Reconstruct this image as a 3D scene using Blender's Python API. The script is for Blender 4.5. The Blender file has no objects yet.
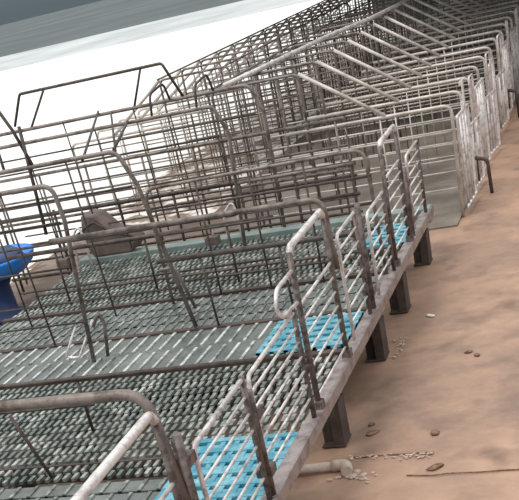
import bpy, bmesh, math, random
from mathutils import Vector, Matrix
random.seed(7)
S = bpy.context.scene
COL = S.collection

# ------------------------------------------------------------------ camera
cam_d = bpy.data.cameras.new('camera'); cam = bpy.data.objects.new('camera', cam_d); COL.objects.link(cam)
Wm = [[0.9381145406657163, -0.03156133854492538, -0.34488402470893587],
      [0.27491845465637255, -0.5377621080234258, 0.7970142774521607],
      [-0.21062039758755696, -0.8425056659050331, -0.495805658536998]]
rot = Matrix([[Wm[i][0], -Wm[i][1], -Wm[i][2]] for i in range(3)])
cam.matrix_world = Matrix.Translation((1.78724667, -5.46475287, 2.3963444)) @ rot.to_4x4()
cam_d.sensor_fit = 'HORIZONTAL'; cam_d.sensor_width = 36
cam_d.lens = 1034.6257 / 519 * 36
cam_d.shift_y = 310.015 / 519
cam_d.clip_end = 400
S.camera = cam

# ------------------------------------------------------------------ sky, sun, exposure
S.view_settings.view_transform = 'Standard'; S.view_settings.look = 'None'
S.view_settings.gamma = 1; S.view_settings.exposure = 0.0; S.view_settings.use_curve_mapping = False
w = bpy.data.worlds.new('overcast_sky'); S.world = w; w.use_nodes = True
nt = w.node_tree; nt.nodes.clear()
tc = nt.nodes.new('ShaderNodeTexCoord'); sp = nt.nodes.new('ShaderNodeSeparateXYZ')
rp = nt.nodes.new('ShaderNodeValToRGB'); bg = nt.nodes.new('ShaderNodeBackground'); wo = nt.nodes.new('ShaderNodeOutputWorld')
nt.links.new(tc.outputs['Generated'], sp.inputs[0]); nt.links.new(sp.outputs['Z'], rp.inputs[0])
e = rp.color_ramp.elements
e[0].position = 0.0; e[0].color = (.10, .125, .135, 1)
e[1].position = .45; e[1].color = (.98, 1.0, 1.0, 1)
n_ = e.new(.10); n_.color = (.22, .25, .26, 1)
nt.links.new(rp.outputs[0], bg.inputs[0]); bg.inputs[1].default_value = 1.15
nt.links.new(bg.outputs[0], wo.inputs[0])

def sun(name, strength, ang, d, col):
    l = bpy.data.lights.new(name, 'SUN'); l.energy = strength; l.angle = math.radians(ang); l.color = col
    o = bpy.data.objects.new(name, l); COL.objects.link(o)
    o.rotation_euler = Vector(d).to_track_quat('-Z', 'Y').to_euler()
    return o
sun('daylight_sun', 1.5, 25, (.30, .30, -.90), (1.0, .95, .90))

# ------------------------------------------------------------------ materials
def mat(name, col, rough=.6, metal=0.0, var=None, vscale=6, vpos=(.4, .65), bump=0, bscale=60, extra=None, estr=0, spec=.5):
    m = bpy.data.materials.new(name); m.use_nodes = True; t = m.node_tree; b = t.nodes['Principled BSDF']
    b.inputs['Roughness'].default_value = rough; b.inputs['Metallic'].default_value = metal
    b.inputs['Specular IOR Level'].default_value = spec
    b.inputs['Base Color'].default_value = (*col, 1)
    co = t.nodes.new('ShaderNodeTexCoord')
    geo = t.nodes.new('ShaderNodeNewGeometry')
    if var:
        n = t.nodes.new('ShaderNodeTexNoise'); n.inputs['Scale'].default_value = vscale; n.inputs['Detail'].default_value = 6
        n.inputs['Roughness'].default_value = .65
        r = t.nodes.new('ShaderNodeValToRGB')
        r.color_ramp.elements[0].position = vpos[0]; r.color_ramp.elements[0].color = (*col, 1)
        r.color_ramp.elements[1].position = vpos[1]; r.color_ramp.elements[1].color = (*var, 1)
        t.links.new(geo.outputs['Position'], n.inputs['Vector']); t.links.new(n.outputs['Fac'], r.inputs[0])
        out = r.outputs[0]
        if extra:
            n2 = t.nodes.new('ShaderNodeTexNoise'); n2.inputs['Scale'].default_value = extra[1]; n2.inputs['Detail'].default_value = 8
            r2 = t.nodes.new('ShaderNodeValToRGB')
            r2.color_ramp.elements[0].position = extra[2]; r2.color_ramp.elements[0].color = (0, 0, 0, 1)
            r2.color_ramp.elements[1].position = extra[3]; r2.color_ramp.elements[1].color = (1, 1, 1, 1)
            mx = t.nodes.new('ShaderNodeMix'); mx.data_type = 'RGBA'
            t.links.new(geo.outputs['Position'], n2.inputs['Vector']); t.links.new(n2.outputs['Fac'], r2.inputs[0])
            t.links.new(r2.outputs[0], mx.inputs[0]); t.links.new(out, mx.inputs[6]); mx.inputs[7].default_value = (*extra[0], 1)
            out = mx.outputs[2]
        t.links.new(out, b.inputs['Base Color'])
    if bump:
        n3 = t.nodes.new('ShaderNodeTexNoise'); n3.inputs['Scale'].default_value = bscale; n3.inputs['Detail'].default_value = 5
        bp = t.nodes.new('ShaderNodeBump'); bp.inputs['Strength'].default_value = bump; bp.inputs['Distance'].default_value = .02
        t.links.new(geo.outputs['Position'], n3.inputs['Vector']); t.links.new(n3.outputs['Fac'], bp.inputs['Height'])
        t.links.new(bp.outputs[0], b.inputs['Normal'])
    return m
M = {}
M['tube'] = mat('weathered_backlit_tube', (.25, .21, .19), .5, .25, (.10, .075, .06), 9, (.45, .62))  # base darkened for the backlit look; noise gives the rust
M['dark_tube'] = mat('silhouette_rusty_tube', (.10, .078, .068), .55, .2, (.05, .036, .03), 12, (.4, .6))  # near-black base paints in the backlit silhouette; rust is the noise
M['gate_tube'] = mat('pale_galvanised_tube', (.80, .76, .75), .36, .2, (.36, .29, .27), 14, (.48, .68))
M['post'] = mat('rust_stained_post', (.19, .15, .14), .5, .25, (.065, .045, .038), 18, (.42, .6))
M['stall_tube'] = mat('cream_galvanised_stall_tube', (.66, .61, .56), .42, .15, (.38, .32, .28), 5, (.42, .68))
M['slat'] = mat('grey_green_slat', (.13, .155, .14), .34, .15, (.56, .58, .54), 6, (.46, .66), extra=((.05, .06, .055), 13, .55, .70), spec=.7)
M['plate'] = mat('worn_floor_plate', (.095, .11, .102), .32, .15, (.22, .24, .23), 2.5, (.42, .66), bump=.2, bscale=14, spec=.8)
M['rib'] = mat('polished_plate_rib', (.70, .71, .68), .35, .1, (.20, .21, .20), 6, (.45, .6))
M['greenbeam'] = mat('green_grey_beam', (.19, .25, .235), .5, .1, (.30, .36, .34), 4, (.4, .7))
M['blue'] = mat('bright_blue_plastic_mat', (.05, .27, .37), .4, 0, (.24, .52, .60), 8, (.42, .66))
M['rail'] = mat('pinkish_steel_edge_rail', (.36, .31, .30), .42, .3, (.18, .14, .135), 10, (.45, .65))
M['leg'] = mat('dark_brown_steel_leg', (.06, .045, .04), .7, .1, (.12, .085, .07), 8, (.4, .7))
M['tub'] = mat('glossy_blue_tub_plastic', (.012, .20, .78), .3, 0, (.03, .30, .85), 4, (.4, .7))
M['tubdark'] = mat('dark_navy_plastic', (.02, .05, .16), .4)
M['trough'] = mat('dark_brown_feed_trough_steel', (.13, .095, .08), .6, .1, (.2, .15, .13), 9, (.4, .7))
M['pvc'] = mat('dusty_cream_pipe', (.62, .52, .44), .55, 0, (.45, .34, .27), 12, (.4, .7))
M['dirt'] = mat('dry_brown_dirt', (.30, .18, .12), .9, 0, (.12, .07, .05), 30, (.4, .6))
M['rubble'] = mat('pale_mortar_rubble', (.62, .50, .42), .9, 0, (.42, .30, .23), 30, (.4, .7))
M['floor'] = mat('brown_concrete_aisle', (.25, .165, .125), .5, 0, (.47, .295, .205), .9, (.34, .58), bump=.5, bscale=7, extra=((.17, .105, .078), 3.2, .52, .80))
M['inner'] = mat('stained_shade_dark_floor', (.11, .08, .062), .8, 0, (.26, .20, .165), 1.6, (.4, .62), bump=.3, bscale=9, extra=((.12, .075, .055), 5, .5, .7))  # dark base carries the shade behind the bars; mottling is staining
M['pale_mottled'] = mat('pale_mottled_floor_strip', (.92, .88, .82), .8, 0, (.24, .17, .13), 2.4, (.42, .54), bump=.3, bscale=9)  # near-white base broken up by brown noise blotches
M['pad'] = mat('grey_stall_concrete', (.12, .10, .083), .75, 0, (.24, .205, .17), 1.3, (.4, .65), bump=.3, bscale=9)
M['yard'] = mat('white_concrete_yard', (.93, .93, .90), .9)
M['wall'] = mat('slate_grey_plaster', (.16, .19, .20), .9, 0, (.11, .13, .14), .6, (.4, .7))
M['shade_roof'] = mat('grey_shade_roof', (.16, .18, .19), .7, .2, (.1, .11, .12), 2, (.4, .7))
M['white_paper'] = mat('dull_white_scrap', (.82, .80, .76), .8)
M['grey_band'] = mat('added_grey_band', (.42, .45, .46), .9, 0, (.60, .63, .63), .15, (.35, .65))
M['dark_band'] = mat('added_dark_band', (.075, .095, .10), .95, 0, (.13, .155, .16), .05, (.35, .65))

# ------------------------------------------------------------------ helpers
FZ = -.42
def fillet(pts, rad):
    P = [Vector(p) for p in pts]
    if len(P) < 3 or rad <= 0: return P
    out = [P[0]]
    for i in range(1, len(P) - 1):
        a, b_, c = P[i - 1], P[i], P[i + 1]
        u = (a - b_); v = (c - b_); ang = u.angle(v)
        if ang > math.pi - .05: out.append(b_); continue
        d = min(rad / math.tan(ang / 2), u.length * .48, v.length * .48)
        s, t_ = b_ + u.normalized() * d, b_ + v.normalized() * d
        for k in range(6):
            q = k / 5; out.append((1 - q) ** 2 * s + 2 * q * (1 - q) * b_ + q * q * t_)
    out.append(P[-1]); return out
def tube_into(bm, pts, r, rad=0.0, n=8, closed_ends=True):
    P = fillet(pts, rad); up = None; rings = []
    for i, p in enumerate(P):
        d = (P[min(i + 1, len(P) - 1)] - P[max(i - 1, 0)]).normalized()
        if up is None:
            up = d.orthogonal().normalized()
        up = (up - d * up.dot(d)).normalized(); sd = d.cross(up)
        rings.append([bm.verts.new(p + (up * math.cos(2 * math.pi * k / n) + sd * math.sin(2 * math.pi * k / n)) * r) for k in range(n)])
    for a, b_ in zip(rings, rings[1:]):
        for k in range(n):
            f = bm.faces.new((a[k], a[(k + 1) % n], b_[(k + 1) % n], b_[k])); f.smooth = True
    bm.faces.new(rings[0][::-1]); bm.faces.new(rings[-1])
def box_into(bm, x0, x1, y0, y1, z0, z1):
    v = [bm.verts.new((x, y, z)) for x in (x0, x1) for y in (y0, y1) for z in (z0, z1)]
    for q in ((0, 1, 3, 2), (4, 6, 7, 5), (0, 4, 5, 1), (2, 3, 7, 6), (0, 2, 6, 4), (1, 5, 7, 3)): bm.faces.new([v[i] for i in q])
def link(name, bm, m, parent=None, bevel=0):
    bmesh.ops.recalc_face_normals(bm, faces=bm.faces)
    me = bpy.data.meshes.new(name); bm.to_mesh(me); bm.free(); me.materials.append(M[m])
    o = bpy.data.objects.new(name, me); COL.objects.link(o); o.parent = parent
    if bevel:
        md = o.modifiers.new('edge', 'BEVEL'); md.width = bevel; md.segments = 2
    return o
def tube(name, pts, r, m, parent=None, rad=0.0, n=8):
    bm = bmesh.new(); tube_into(bm, pts, r, rad, n); return link(name, bm, m, parent)
def box(name, c, m, parent=None, bevel=0):
    bm = bmesh.new(); box_into(bm, *c); return link(name, bm, m, parent, bevel)
def tag(o, label, cat, group=None, kind=None):
    if label: o['label'] = label
    if cat: o['category'] = cat
    if group: o['group'] = group
    if kind: o['kind'] = kind
    return o
def thing(name, loc, label, cat, group=None):
    o = bpy.data.objects.new(name, None); COL.objects.link(o); o.location = loc; o.empty_display_size = .2
    return tag(o, label, cat, group)
def copy_tree(o, parent=None):
    c = o.copy(); COL.objects.link(c); c.parent = parent
    for ch in list(o.children): copy_tree(ch, c)
    return c
ORD = ['first', 'second', 'third', 'fourth', 'fifth', 'sixth', 'seventh', 'eighth', 'ninth', 'tenth', 'eleventh', 'twelfth',
       'thirteenth', 'fourteenth', 'fifteenth', 'sixteenth', 'seventeenth', 'eighteenth', 'nineteenth', 'twentieth']

# ------------------------------------------------------------------ setting
def struct(o): o['kind'] = 'structure'; return o
def slab(name, x0, x1, y0, y1, z0, z1, m): return struct(box(name, (x0, x1, y0, y1, z0, z1), m))
# aisle floor with gently uneven trowelled surface
bm = bmesh.new(); nx, ny = 90, 240
X0, X1, Y0, Y1 = -.9, 7.0, -8, 30
grid = [[None] * (ny + 1) for _ in range(nx + 1)]
from mathutils import noise
for i in range(nx + 1):
    for j in range(ny + 1):
        x = X0 + (X1 - X0) * i / nx; y = Y0 + (Y1 - Y0) * j / ny
        z = FZ - .006 + .008 * noise.noise(Vector((x * 1.7, y * 1.7, 0))) + .004 * noise.noise(Vector((x * 6, y * 6, 3)))
        grid[i][j] = bm.verts.new((x, y, z))
for i in range(nx):
    for j in range(ny):
        f = bm.faces.new((grid[i][j], grid[i + 1][j], grid[i + 1][j + 1], grid[i][j + 1])); f.smooth = True
struct(link('floor', bm, 'floor'))
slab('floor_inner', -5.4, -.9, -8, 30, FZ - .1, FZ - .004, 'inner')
slab('floor_stalls', -3.0, .13, 5.45, 30, FZ - .02, FZ + .012, 'pad')
slab('floor_strip', -5.4, -3.4, 7.6, 30, FZ - .004, FZ + .004, 'pale_mottled')
slab('ground', -160, -5.4, -60, 56, FZ - .2, FZ - .02, 'yard')
slab('ground_grey_band', -160, -5.4, 56, 78, FZ - .2, FZ - .02, 'grey_band')  # invented grey ground, first step of the fade towards the top of frame
slab('ground_dark_band', -260, 60, 78, 360, FZ - .2, FZ - .02, 'dark_band')  # invented dark ground imitating the dark fade along the top of frame
slab('wall_end', -5.4, 7, 30, 30.25, FZ, 3.2, 'wall')
slab('added_shade_roof', -5.7, 7.2, 10.6, 30.2, 2.9, 3.0, 'shade_roof')  # unseen roof, added to throw shade on the far stalls
for i_, (x_, y_) in enumerate([(6.9, 10.8), (6.9, 17), (6.9, 23)]):  # unseen posts carrying the added roof
    struct(box('trim_%d' % (i_ + 2), (x_ - .07, x_ + .07, y_ - .07, y_ + .07, FZ, 2.9), ("wall")))
slab('trim_1', -5.52, -5.4, -8, 30, FZ - .1, FZ + .0, 'pale_mottled')

# ------------------------------------------------------------------ raised platform
PX0, PX1, PY0, PY1 = -3.7, 0.0, -3.2, 4.62
pf = thing('platform_frame', (0, 0, FZ), 'long steel frame on stub legs carrying the slatted pen floors above the brown aisle', 'platform')
def L(p): return (p[0], p[1], p[2] - FZ)
def sub(o, parent): # world geometry -> keep world placement under a translated parent
    o.parent = parent; o.matrix_parent_inverse = Matrix.Translation(parent.location).inverted(); return o
def ptube(name, pts, r, m, par, root, rad=0, n=8):
    bm = bmesh.new(); tube_into(bm, [Vector(p) - root.location for p in pts], r, rad, n); return link(name, bm, m, par)
def pbox(name, c, m, par, root, bevel=0):
    l = root.location; return box(name, (c[0] - l.x, c[1] - l.x, c[2] - l.y, c[3] - l.y, c[4] - l.z, c[5] - l.z), m, par, bevel)
# edge angle iron: flat lip + web
bm = bmesh.new(); box_into(bm, -.03, .0449, PY0, PY1, .012 - FZ, .022 - FZ); box_into(bm, .045, .055, PY0, PY1, -.055 - FZ, .022 - FZ)
link('edge_rail', bm, 'rail', pf)
for yy in (-1.9, -.43, 1.03, 1.86, 2.75, 3.45):
    pbox('cross_beam', (PX0, .0, yy - .011 if yy < 1 else yy - .03, yy + .011 if yy < 1 else yy + .03, -.12, -.002 if yy < 1 else .006), 'leg', pf, pf)
pbox('long_beam', (-1.9, -1.84, PY0, PY1, -.2, -.125), 'leg', pf, pf)
pbox('long_beam', (PX0, PX0 + .06, PY0, PY1, -.12, -.035), 'leg', pf, pf)
pbox('end_beam', (PX0, .045, 4.46, 4.62, -.10, .035), 'greenbeam', pf, pf, .008)['label'] = 'wide green-grey end beam'
for yy in (-2.3, -.95, .5, 1.95, 3.0, 4.3):
    for xx in (-.03, -1.87, -3.62):
        bm = bmesh.new(); l = pf.location
        # T section stub leg with a foot
        box_into(bm, xx - .018, xx + .055, yy - .085, yy + .085, 0, .30 if xx > -1 else .22)
        box_into(bm, xx - .10, xx - .018, yy - .02, yy + .02, 0, .30 if xx > -1 else .22)
        box_into(bm, xx - .10, xx + .06, yy - .09, yy + .09, 0, .012)
        box_into(bm, xx - .05, xx + .05, yy - .03, yy + .03, .2, .36 if xx > -1 else .22)
        link('leg', bm, 'leg', pf, .004)

def slat_panel(name, y0, y1, pitch, barw, rib, label, m='slat', zt=0.0, gap=.012, solid=False):
    y0 += gap; y1 -= gap
    bm = bmesh.new(); base = bmesh.new() if solid else None; n = max(1, round((y1 - y0) / rib)); row_ = (y1 - y0) / n; cut = .024
    xa, xb = PX0 + .06, PX1 - .005
    for i in range(n):
        ya, yb = y0 + row_ * i, y0 + row_ * (i + 1) - cut
        if solid: box_into(base, xa, xb, ya, yb, zt - .028, zt - .008)
        x = xa + (i % 2) * pitch * .3
        while x < xb - barw:
            box_into(bm, x, x + barw, ya, yb, zt - .02, zt); x += pitch
    for i in range(7):
        xx = xa + (xb - xa - .03) * i / 6; box_into(bm, xx, xx + .03, y0, y1 - cut, zt - .05, zt - .03)
    if solid:
        o = link(name, base, 'plate'); link('ribs', bm, m, o)
    else: o = link(name, bm, m)
    tag(o, label, 'slatted floor', 'slatted floor panels of the raised platform'); return o
slat_panel('floor_grate', -3.1, -1.92, .13, .022, .15, 'coarse grey floor grate under the nearest tall gate', solid=True)
slat_panel('floor_grate', -1.90, -.66, .12, .022, .15, 'coarse dark floor grate with sparse ribs beside the nearest blue mat', solid=True)
slat_panel('floor_grate', -.64, -.42, .06, .024, .11, 'narrow fine floor grate strip just past the coarse grate')
slat_panel('floor_grate', -.40, .99, .056, .026, .118, 'wide fine-slotted grey floor grate just before the smooth floor plates')
slat_panel('floor_grate', 1.90, 2.71, .085, .022, .21, 'grey floor grate just behind the smooth plates of the middle crate', solid=True)
slat_panel('floor_grate', 2.79, 3.43, .056, .026, .11, 'fine grey floor grate of the pen by the third tall gate')
slat_panel('floor_grate', 3.46, 4.45, .056, .028, .105, 'farthest fine floor grate, against the green-grey end beam')
# smooth plates of the middle crate: ridged sheet
pl = thing('floor_plate', (0, 1.04, 0), 'smooth dark floor plate with pale ridges under the middle sow crate', 'floor plate')
pbox('sheet', (PX0 + .06, -.005, 1.065, 1.825, -.03, -.006), 'plate', pl, pl)
x = PX0 + .12
while x < -.05:
    pbox('ridge', (x, x + .022, 1.07, 1.42, -.007, .004), 'rib', pl, pl); x += .115
x = PX0 + .14
while x < -.05:
    pbox('ridge', (x, x + .022, 1.47, 1.82, -.007, .004), 'rib', pl, pl); x += .115

# blue mats with slots
def blue_mat(x0, x1, y0, y1, label, ph, nx_, ny_):
    bm = bmesh.new(); z0, z1 = .002, .024; lx, ly = x1 - x0, y1 - y0
    for i in range(ny_ + 1):
        yy = y0 + (ly - .05) * i / ny_; box_into(bm, x0, x1, yy, yy + .05, z0, z1)
    for i in range(nx_ + 1):
        xx = x0 + (lx - .03) * i / nx_; box_into(bm, xx, xx + .03, y0, y1, z0, z1 - .004)
    for i in range(ny_):
        a = y0 + (ly - .05) * i / ny_ + .05; b_ = y0 + (ly - .05) * (i + 1) / ny_
        q = a + (b_ - a) * .62
        box_into(bm, x0 + .01, x1 - .01, a, q, z0, z1 - .007)
    return tag(link('piglet_mat', bm, 'blue'), label, 'mat', 'blue plastic piglet mats')
blue_mat(-.66, -.03, -1.85, -.27, 'nearest and largest blue slotted plastic mat, at the bottom of the picture', 0, 7, 11)
blue_mat(-.70, -.05, 1.10, 1.74, 'middle blue plastic mat, behind the second tall gate', 0, 6, 5)
blue_mat(-.42, -.03, 3.46, 4.12, 'farthest small blue plastic mat at the far end of the platform', 0, 4, 5)

# ------------------------------------------------------------------ gates and low panels on the aisle edge
GT = 'pale gates along the aisle edge'
def tall_gate(ya, yb, label, zt=.98, infill=.65):
    t = thing('tall_gate', (.02, ya, .02), label, 'gate', 'tall pipe gates on the platform edge')
    ptube('top_rail', [(.02, ya + .01, zt - .04), (.02, ya + .045, zt), (.02, yb - .045, zt), (.02, yb - .01, zt - .04)], .020, 'gate_tube', t, t, .04, 10)
    ptube('post', [(.02, ya, .02), (.02, ya, zt - .02)], .018, 'post', t, t, 0, 10)
    ptube('post', [(.02, yb, .02), (.02, yb, zt - .02)], .018, 'post', t, t, 0, 10)
    for k in range(7):
        z = infill - k * .093
        ptube('rail', [(.02, ya, z), (.02, yb, z)], .0075 if k else .010, 'gate_tube', t, t)
    o = bmesh.new(); 
    for yy in (ya, yb):
        box_into(o, -.03, .03, yy - t.location.y - .032, yy - t.location.y + .032, .0, .05)
    link('foot_socket', o, 'post', t)
    return t
g = tall_gate(-2.86, -2.04, 'nearest tall pipe gate, cut off at the bottom left corner', .97)
g = tall_gate(.05, .86, 'second tall pipe gate, in the centre of the picture beside the middle blue mat')
ptube('loop_handle', [(.02, .03, .86), (.02, -.30, .86), (.02, -.36, .76), (.02, -.26, .70), (.02, .03, .68)], .012, 'gate_tube', g, g, .09)
g = tall_gate(2.78, 3.47, 'farthest tall pipe gate, above the small far blue mat', .97, .70)

def low_panel(ya, yb, label, zt=.66, x=.02, n=7):
    t = thing('low_panel', (x, ya, .02), label, 'panel', 'low barred panels between the tall gates')
    ptube('frame', [(x, ya, .04), (x, ya, zt), (x, yb - .03, zt)], .012, 'gate_tube', t, t, .05)
    for k in range(1, n):
        z = zt - k * (zt - .06) / n
        ptube('rail', [(x, ya, z), (x, yb - .03, z)], .0075, 'gate_tube', t, t)
    ptube('post', [(x, yb - .02, .02), (x, yb - .02, zt + .015)], .016, 'post', t, t)
    return t
low_panel(-1.78, -1.04, 'nearest low barred panel, in front of the largest blue mat', .68)
low_panel(-.98, -.06, 'low barred panel joining the near side of the central tall gate')
low_panel(1.10, 1.68, 'narrow low barred panel just behind the central tall gate', .75)
low_panel(2.02, 2.68, 'low barred panel in front of the farthest tall gate', .64)
low_panel(3.76, 4.40, 'farthest low barred panel, at the far end of the platform edge', .66)
# latch posts (dark, doubled) between the panels
for i, (y, zt, lab) in enumerate([(-1.90, .80, 'dark rusty latch post beside the nearest tall gate'), (-1.01, .60, 'dark rusty latch post between the two nearest low panels'),
                     (1.78, .78, 'dark twin latch post behind the narrow low panel'), (3.62, .60, 'dark latch post behind the farthest tall gate')]):
    t = thing('latch_post', (.0, y, 0), lab, 'post', 'dark latch posts on the platform edge')
    ptube('pipe', [(.02, y, .02), (.02, y, zt)], .021, 'post', t, t, 0, 10)
    ptube('pipe', [(-.03, y + .07, .0), (-.03, y + .07, zt - .06)], .017, 'dark_tube', t, t, 0, 8)
    pbox('hinge', (-.04, .045, y - .01, y + .085, zt - .16, zt - .11), 'post', t, t, .004)
    pbox('hinge', (-.04, .045, y - .01, y + .085, .12, .17), 'post', t, t, .004)

# ------------------------------------------------------------------ sow crates on the platform (run across, away from the aisle)
def crate(name_label, sides, low=True, lowpts=None):
    t = thing('sow_crate', (-1.9, sides[0][0], 0), name_label, 'sow crate', 'tubular sow crates on the platform')
    for si, s in enumerate(sides):
        y, xl, xt, xb, zt = s
        fr = ptube('side_frame', [(xl, y, 0.0 if xl >= -3.62 else zt - .35), (xl, y, zt), (xt, y, zt), (xt + .10 * (1 if xb > xt else .2), y, zt - .25), (xb, y, .02)], .017, 'tube', t, t, .10, 10)
        for z in (zt - .26, zt - .58, .34):
            xr = xt + (xb - xt) * (zt - z) / zt
            ptube('rail', [(xl, y, z), (xr, y, z)], .009, 'dark_tube', fr, t, 0, 6)
        x = xt - .42
        while x > xl + .1:
            ptube('upright', [(x, y, zt), (x + .05, y, .18)], .0075, 'dark_tube', fr, t, 0, 6); x -= .78
    return t
c1 = crate('middle sow crate of dark tubes standing over the smooth floor plates',
      [(1.29, -3.55, -1.98, -2.07, 1.33), (1.85, -3.60, -1.70, -1.42, 1.39)])
ptube('curved_arm', [(-2.62, 1.85, 2.0), (-2.47, 1.85, 1.66), (-2.39, 1.85, 1.38)], .013, 'dark_tube', c1, c1, .1)
ptube('stub_post', [(-2.41, 1.85, 1.68), (-2.46, 1.85, .89)], .014, 'dark_tube', c1, c1)
ptube('finger_bar', [(-1.80, 2.28, .38), (-1.66, 2.28, .39), (-1.58, 2.30, .03)], .014, 'tube', c1, c1, .05)
ptube('stirrup', [(-2.12, 1.31, .34), (-2.30, 1.29, .08), (-2.18, 1.29, .07), (-1.99, 1.31, .34)], .010, 'gate_tube', c1, c1, .04)
ptube('hook', [(-2.03, 1.36, .27), (-1.97, 1.40, .37), (-1.95, 1.40, .27), (-2.00, 1.40, .02)], .014, 'tube', c1, c1, .06)
# low tail part of the middle crate to its gate
ptube('tail_rail', [(-2.0, 1.07, 1.0), (-.02, 1.07, 1.0), (.0, 1.05, .55)], .017, 'tube', c1, c1, .10, 10)
ptube('tail_rail', [(-1.6, 1.85, .56), (-.02, 1.85, .56), (-.02, 1.85, .02)], .019, 'dark_tube', c1, c1, .08, 10)
for x in (-1.25, -.62):
    ptube('upright', [(x, 1.85, .56), (x + .02, 1.85, .0)], .010, 'dark_tube', c1, c1)
c2 = crate('far dark tubular sow crate with a trapezoid guard frame on top',
      [(4.05, -4.4, -1.70, -1.68, 1.31), (4.58, -4.3, -1.50, -1.42, 1.37)])
ptube('guard_frame', [(-4.02, 4.58, 1.42), (-3.86, 4.58, 1.70), (-2.30, 4.58, 1.70), (-2.16, 4.58, 1.38)], .014, 'dark_tube', c2, c2, .04)
ptube('brace', [(-3.58, 4.58, 1.70), (-3.84, 4.58, 1.38)], .012, 'dark_tube', c2, c2)
ptube('brace', [(-2.52, 4.58, 1.70), (-2.68, 4.58, 1.38)], .012, 'dark_tube', c2, c2)
ptube('cross_brace', [(-3.08, 4.6, 1.40), (-1.98, 1.85, 1.37)], .011, 'dark_tube', c2, c2)
ptube('cross_brace', [(-2.94, 4.58, 1.37), (-1.70, 1.85, 1.39)], .010, 'dark_tube', c2, c2)
ptube('cross_brace', [(-2.55, 4.05, 1.32), (-1.72, 1.87, 1.40)], .012, 'dark_tube', c2, c2)
for x, a in ((-2.3, .0), (-1.85, .0)):
    ptube('arch', [(x, 4.05, 1.31), (x, 4.12, 1.50), (x, 4.50, 1.54), (x, 4.58, 1.37)], .012, 'dark_tube', c2, c2, .1)
ptube('tail_rail', [(-1.62, 4.05, .62), (-.5, 4.05, .62)], .014, 'tube', c2, c2)
# near crate: only its tail rail and pieces reach the picture
c0 = crate('nearest sow crate, only its thick bent tail pipe shows at the left bottom edge',
      [(-1.92, -3.6, -2.3, -2.2, 1.33), (-1.2, -3.6, -2.0, -2.0, 1.33)])
ptube('tail_rail', [(-2.3, -1.92, 1.0), (-.06, -1.92, 1.0), (-.01, -1.92, .50)], .024, 'tube', c0, c0, .12, 12)
ptube('tail_rail', [(-2.1, -.55, .42), (-1.1, -.55, .42)], .010, 'dark_tube', c0, c0)
ptube('upright', [(-1.62, -.62, .42), (-1.5, -.6, .0)], .011, 'dark_tube', c0, c0)
# pipe end of the pen behind, by the farthest tall gate
d = thing('pen_divider', (-1.0, 2.60, 0), 'tall bent-pipe divider just in front of the farthest tall gate', 'divider', 'dark pen dividers')
ptube('frame', [(-1.9, 2.6, .0), (-1.9, 2.6, .96), (-.06, 2.6, .98), (-.03, 2.6, .02)], .014, 'tube', d, d, .10, 10)
for z in (.78, .58, .38, .18): ptube('rail', [(-1.9, 2.6, z), (-.04, 2.6, z)], .010, 'dark_tube', d, d)
for x in (-.55, -1.0, -1.45): ptube('upright', [(x, 2.6, .97), (x, 2.6, .02)], .009, 'dark_tube', d, d)
d = thing('pen_divider', (-1.5, .05, 0), 'low dark pipe divider running left from the central tall gate', 'divider', 'dark pen dividers')
ptube('rail', [(-3.6, .05, .36), (-.02, .05, .36)], .016, 'dark_tube', d, d)
for x in (-3.2, -1.52): ptube('upright', [(x, .05, .36), (x, .05, 0)], .011, 'dark_tube', d, d)
d = thing('pen_divider', (-2.0, 3.0, 0), 'low dark pipe divider crossing the fine grate behind the middle crate', 'divider', 'dark pen dividers')
ptube('rail', [(-3.6, 3.0, .50), (-1.0, 3.0, .50)], .020, 'dark_tube', d, d)
ptube('rail', [(-3.6, 3.0, .16), (-1.0, 3.0, .16)], .010, 'dark_tube', d, d)
for x in (-3.1, -2.2, -1.42): ptube('upright', [(x, 3.0, .50), (x, 3.0, 0)], .011, 'dark_tube', d, d)

d = thing('barrier', (-2.8, 5.15, FZ), 'dark brown low rail barrier on the ground between the platform end and the stalls', 'barrier')
for z, r_ in ((.42, .024), (.30, .014), (.12, .018), (-.06, .014), (-.24, .018)): ptube('rail', [(-5.0, 5.15, z), (-.75, 5.15, z)], r_, 'dark_tube', d, d)
for x in (-4.9, -4.2, -3.4, -2.75, -2.0, -1.4, -.8): ptube('post', [(x, 5.15, FZ), (x, 5.15, .46)], .016, 'dark_tube', d, d)
d = thing('barrier', (-2.8, 5.6, FZ), 'second low rail barrier just in front of the first stall partition', 'barrier')
for z, r_ in ((.78, .018), (.52, .012), (.28, .016), (.0, .012)): ptube('rail', [(-5.2, 5.6, z), (-.9, 5.6, z)], r_, 'tube', d, d)
for x in (-5.1, -4.5, -3.9, -3.2, -2.6, -1.9, -1.0): ptube('post', [(x, 5.6, FZ), (x, 5.6, .80)], .013, 'tube', d, d)

# ------------------------------------------------------------------ blue tub, trough, drinkers
from math import cos, sin, pi
def lathe_into(bm, prof, n=32, sx=1, sy=1):
    R = []
    for r_, z in prof:
        R.append([bm.verts.new((r_ * sx * cos(2 * pi * k / n), r_ * sy * sin(2 * pi * k / n), z)) for k in range(n)])
    for a, b_ in zip(R, R[1:]):
        for k in range(n):
            f = bm.faces.new((a[k], a[(k + 1) % n], b_[(k + 1) % n], b_[k])); f.smooth = True
    bm.faces.new(R[0][::-1]); bm.faces.new(R[-1])
tb = thing('blue_tub', (-4.70, 4.3, FZ), 'bright blue shallow plastic tub on a dark navy base at the left edge', 'tub')
bm = bmesh.new(); lathe_into(bm, [(.24, .44), (.40, .47), (.50, .55), (.53, .62), (.54, .65), (.50, .65), (.45, .60), (.30, .54)], 40); link('bowl', bm, 'tub', tb)
bm = bmesh.new(); lathe_into(bm, [(.26, 0), (.26, .04), (.18, .08), (.17, .34), (.24, .45)], 32); link('base', bm, 'tubdark', tb)
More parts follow.
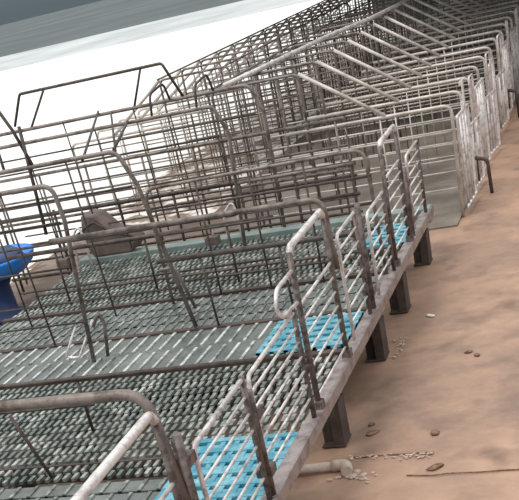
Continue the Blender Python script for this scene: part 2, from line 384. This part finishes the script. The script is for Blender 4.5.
bm = bmesh.new(); lathe_into(bm, [(.26, .56), (.42, .61), (.40, .66), (.26, .70), (.1, .72)], 24)
for v in bm.verts: v.co.z += .05 * noise.noise(v.co * 7)
link('dark_contents', bm, 'tubdark', tb)
tr = thing('feed_trough', (-3.30, 4.62, .0), 'dark brown rounded feed trough at the left end of the green-grey beam', 'trough')
bm = bmesh.new()
prof = [(-.22, .0), (.22, .0), (.30, .10), (.22, .20), (.06, .24), (-.10, .42), (-.24, .44), (-.30, .20)]
va = [bm.verts.new((x, -.14, z + .036)) for x, z in prof]; vb = [bm.verts.new((x, .16, z + .036)) for x, z in prof]
bm.faces.new(va); bm.faces.new(vb[::-1])
for k in range(len(prof)): bm.faces.new((va[k], va[(k + 1) % 8], vb[(k + 1) % 8], vb[k]))
link('body', bm, 'trough', tr, .02)
tube('rim', [(-.32, -.17, .30), (-.10, -.17, .40), (.08, -.17, .27), (.30, -.17, .20)], .012, 'dark_tube', tr, .03)
for i, (x, y, lab) in enumerate([(-1.86, 4.30, 'pale pipe drinker standing on the far beam below the bars'), (-3.55, 4.30, 'pale pipe drinker beside the dark feed trough')]):
    t = thing('pipe_drinker', (x, y, 0), lab, 'drinker', 'pale pipe drinkers')
    tube('loop', [(-.06, 0, .0), (-.06, 0, .30), (.05, 0, .42), (.08, 0, .30), (.08, 0, .0)], .012, 'gate_tube', t, .05)
    tube('spout', [(-.06, 0, .22), (-.20, 0, .20), (-.22, 0, .08)], .012, 'gate_tube', t, .03)
    box('cup', (-.30, -.16, -.05, .05, .04, .12), 'trough', t, .01)

# ------------------------------------------------------------------ stall row beyond the platform
NST = 21; PIT = .83; YS = 5.80
def row(mirror, lab_side, group, base_y, n):
    """one partition prototype per row, then copies"""
    t = thing('stall_partition', (0, base_y, FZ), None, None)
    def q(x): return x if not mirror else -5.25 - x * 1.0
    def T(n_, pts, r_, m, par=None, rad=0, sg=8):
        bm_ = bmesh.new(); tube_into(bm_, [(q(p[0]), 0, p[1] - FZ) for p in pts], r_, rad, sg); return link(n_, bm_, m, par or t)
    fr = T('front_rail', [(.15, FZ), (.15, .69), (-.58, .69), (-1.6, .69)], .018, 'stall_tube', None, .09)
    T('slanted_strut', [(-.52, .70), (-1.35, 1.25)], .020, 'stall_tube')
    T('rear_frame', [(-1.35, FZ), (-1.35, 1.25), (-2.32, 1.25), (-2.32, FZ)], .015, 'tube', None, .08)
    for z in (.44, .17, -.12): T('rail', [(.14, z), (-2.31, z)], .010, 'stall_tube' if not mirror else 'tube', None, 0, 6)
    T('rail', [(-1.35, .95), (-2.31, .95)], .009, 'tube', None, 0, 6)
    for x, z in ((-.58, .69), (-.95, .69), (-1.6, 1.25), (-1.84, 1.25), (-2.08, 1.25)): T('upright', [(x, z), (x, FZ + .03)], .009, 'stall_tube' if x > -.7 else 'tube', None, 0, 6)
    obs = []
    for k in range(n):
        o = t if k == 0 else copy_tree(t)
        o.location = (0, base_y + PIT * k + (random.uniform(-.03, .03) if k else 0), FZ)
        if k: o.rotation_euler.z = math.radians(random.uniform(-.6, .6))
        tag(o, lab_side % ORD[k], 'stall partition', group)
        obs.append(o)
    return obs
ORD += ['twenty-first', 'twenty-second']
row(False, 'pale tubular stall partition by the aisle with a slanted strut, %s beyond the platform', 'stall partitions along the aisle', YS, NST)
row(True, 'stall partition of the back row near the bright side, %s from the front', 'stall partitions of the back row', 8.3, NST - 3)
# ridge rails along the tops
rr = [(-2.30, 1.27, 'long top rail over the rear frames of the aisle stalls'),
      (-2.93, 1.27, 'long top rail over the inner ends of the back row stalls'), (-3.88, 1.27, 'long top rail joining the struts of the back row stalls')]
for x, z, lab in rr:
    tag(tube('top_rail', [(x, 5.7 if x > -2.5 else 8.2, z), (x, YS + PIT * (NST - 1) + .1, z)], .012, 'tube'), lab, 'rail', 'long rails tying the stall tops')
tag(tube('hose', [(-2.45, 5.9, 1.22), (-2.03, 6.55, 1.29), (-1.90, 7.7, 1.29), (-1.70, 8.8, 1.31), (-1.42, 10.0, 1.31), (-1.27, 11.5, 1.31), (-1.3, 14.0, 1.29)], .026, 'gate_tube', None, .4, 10),
    'pale sagging hose laid along the tops of the aisle stalls', 'hose')
# front gates of the aisle stalls
def front_gate(w_, zt, swing):
    t = thing('stall_gate', (.19, 0, FZ), None, None)
    tube('frame', [(0, .02, .06), (0, .02, zt - FZ), (0, w_, zt - FZ), (0, w_, .06), (0, .02, .06)], .014, 'gate_tube', t, .02)
    for k in range(1, 4):
        yy = .02 + (w_ - .02) * k / 4
        tube('upright', [(0, yy, .06), (0, yy, zt - FZ)], .014, 'gate_tube', t, 0, 6)
    return t
protoA = front_gate(.66, .56, 0); protoB = front_gate(.60, .30, 0)
tube('tall_loop', [(0, .28, .5), (0, .28, 1.18), (0, .48, 1.18), (0, .48, .5)], .012, 'gate_tube', protoB, .03)
fa = fb = False
for k in range(NST - 1):
    A = (k % 2 == 0)
    if A: o = protoA if not fa else copy_tree(protoA); fa = True
    else: o = protoB if not fb else copy_tree(protoB); fb = True
    o.location = (.185, YS + .05 + PIT * k, FZ); o.rotation_euler.z = math.radians([-3 if k == 0 else 0, -4, -2, -7, 1, -5, -3][k % 7])
    tag(o, ('full-height' if A else 'low') + ' barred front gate of the %s aisle stall%s' % (ORD[k], '' if A else ', with a tall narrow loop'), 'gate', 'front gates of the aisle stalls')
# white plate clipped on the first gate
pb = thing('name_plate', (.22, 6.26, .60), 'small pale blank plate clipped to bars above the first stall gate', 'plate')
box('plate', (-.004, .004, -.05, .06, 0, .24), 'white_paper', pb)
box('clip', (-.03, .0, -.04, .05, .20, .23), 'gate_tube', pb)
box('clip', (-.03, .0, -.04, .05, -.04, .03), 'gate_tube', pb)
# swung prop gates sticking out into the aisle
for i, (x, y, lab) in enumerate([(.37, 6.65, 'dark prop leg leaning into the aisle beside the second stall gate'), (.36, 10.9, 'dark prop leg farther along the aisle, by the seventh stall gate')]):
    t = thing('gate_prop', (x, y, FZ), lab, 'prop', 'dark prop legs in the aisle')
    tube('leg', [(0, 0, .0), (-.02, .02, .36), (-.15, .04, .39)], .020, 'leg', t, .06)
    tube('strut', [(-.13, .04, .39), (-.13, .04, .14)], .011, 'dark_tube', t)

# ------------------------------------------------------------------ floor bits
pp = thing('drain_pipe', (-.32, .03, FZ), 'short cream plastic pipe with an elbow lying on the floor by the platform', 'pipe')
tube('pipe', [(-.35, -.01, .035), (.36, .05, .035)], .028, 'pvc', pp, 0, 14)
tube('elbow', [(.34, .048, .036), (.43, .055, .038), (.45, -.04, .034)], .036, 'pvc', pp, .05, 14)
def lump(name, x, y, sx, sy, sz, m, label, cat, group):
    bm = bmesh.new(); bmesh.ops.create_icosphere(bm, subdivisions=2, radius=1)
    sd = random.random() * 50
    for v in bm.verts:
        k = 1 + .45 * noise.noise(v.co * 1.6 + Vector((sd, 0, 0))); v.co = Vector((v.co.x * sx * k, v.co.y * sy * k, max(v.co.z, -.35) * sz * k))
    for f in bm.faces: f.smooth = True
    o = link(name, bm, m); o.location = (x, y, FZ + sz * .3); o.rotation_euler.z = random.uniform(0, 3)
    return tag(o, label, cat, group)

GR = 'dark dirt clumps on the aisle floor'
for x, y, sx, sy, lab in [(.17, .59, .05, .03, 'dark dirt clump on the aisle nearest the platform leg, left of the other clump'),
        (.59, .52, .035, .028, 'dark dirt clump alone on the aisle, right of the first clump'),
        (.14, .72, .03, .02, 'tiny dark dirt clump just behind the larger clump by the leg'),
        (.65, 1.87, .03, .02, 'small dark crumb on the aisle right of the middle legs'),
        (.72, 1.79, .03, .02, 'small dark crumb on the aisle farthest right of the middle legs'),
        (.66, .05, .06, .03, 'flat dark dirt patch on the aisle floor just above the bottom crack')]:
    lump('dirt_clump', x, y, sx, sy, .009, 'dirt', lab, 'dirt clump', GR)
tag(lump('paper_scrap', .24, 2.76, .045, .02, .012, 'white_paper', 'small bright white scrap lying on the aisle floor', 'scrap', None), None, None)
# broken mortar around the pipe elbow, along the crack and at the middle leg: nobody could count it
def rubble(name, pts, m, label):
    bm = bmesh.new()
    for (x, y, s_) in pts:
        r_ = bmesh.ops.create_icosphere(bm, subdivisions=1, radius=s_)
        dx = Vector((x, y, FZ + s_ * .15))
        for v in r_['verts']:
            v.co = Vector((v.co.x * random.uniform(.8, 1.5), v.co.y * random.uniform(.6, 1.2), v.co.z * .6)) + dx
    return tag(link(name, bm, m), label, 'rubble', None, 'stuff')
P = [(random.gauss(.16, .06), random.gauss(-.01, .035), random.uniform(.006, .022)) for _ in range(38)]
rubble('pipe_rubble', P, 'rubble', 'pale crumbled mortar heaped around the elbow of the drain pipe')
P = [(x_, .23 + .02 * sin(x_ * 9) + random.gauss(0, .018), random.uniform(.004, .014)) for x_ in [random.uniform(.08, .62) for _ in range(60)]]
rubble('crack_rubble', P, 'rubble', 'pale crumbs scattered along the crack across the aisle')
P = [(random.gauss(.10, .03), random.uniform(1.9, 2.35), random.uniform(.004, .014)) for _ in range(34)]
rubble('leg_rubble', P, 'rubble', 'pale crumbs trailing past the foot of the middle platform leg')
# hairline crack edges across the aisle
bm = bmesh.new()
for a_, b_, y0_, amp in ((.10, .66, .25, .012), (.50, 1.5, -.05, .02)):
    pts = []; x_ = a_
    while x_ < b_: pts.append((x_, y0_ + amp * noise.noise(Vector((x_ * 7, y0_, 0))), FZ + .001)); x_ += .04
    tube_into(bm, pts, .0045, 0, 5)
tag(link('floor_crack_dirt', bm, 'dirt'), 'thin dark dirt-filled cracks running across the aisle floor', 'crack')
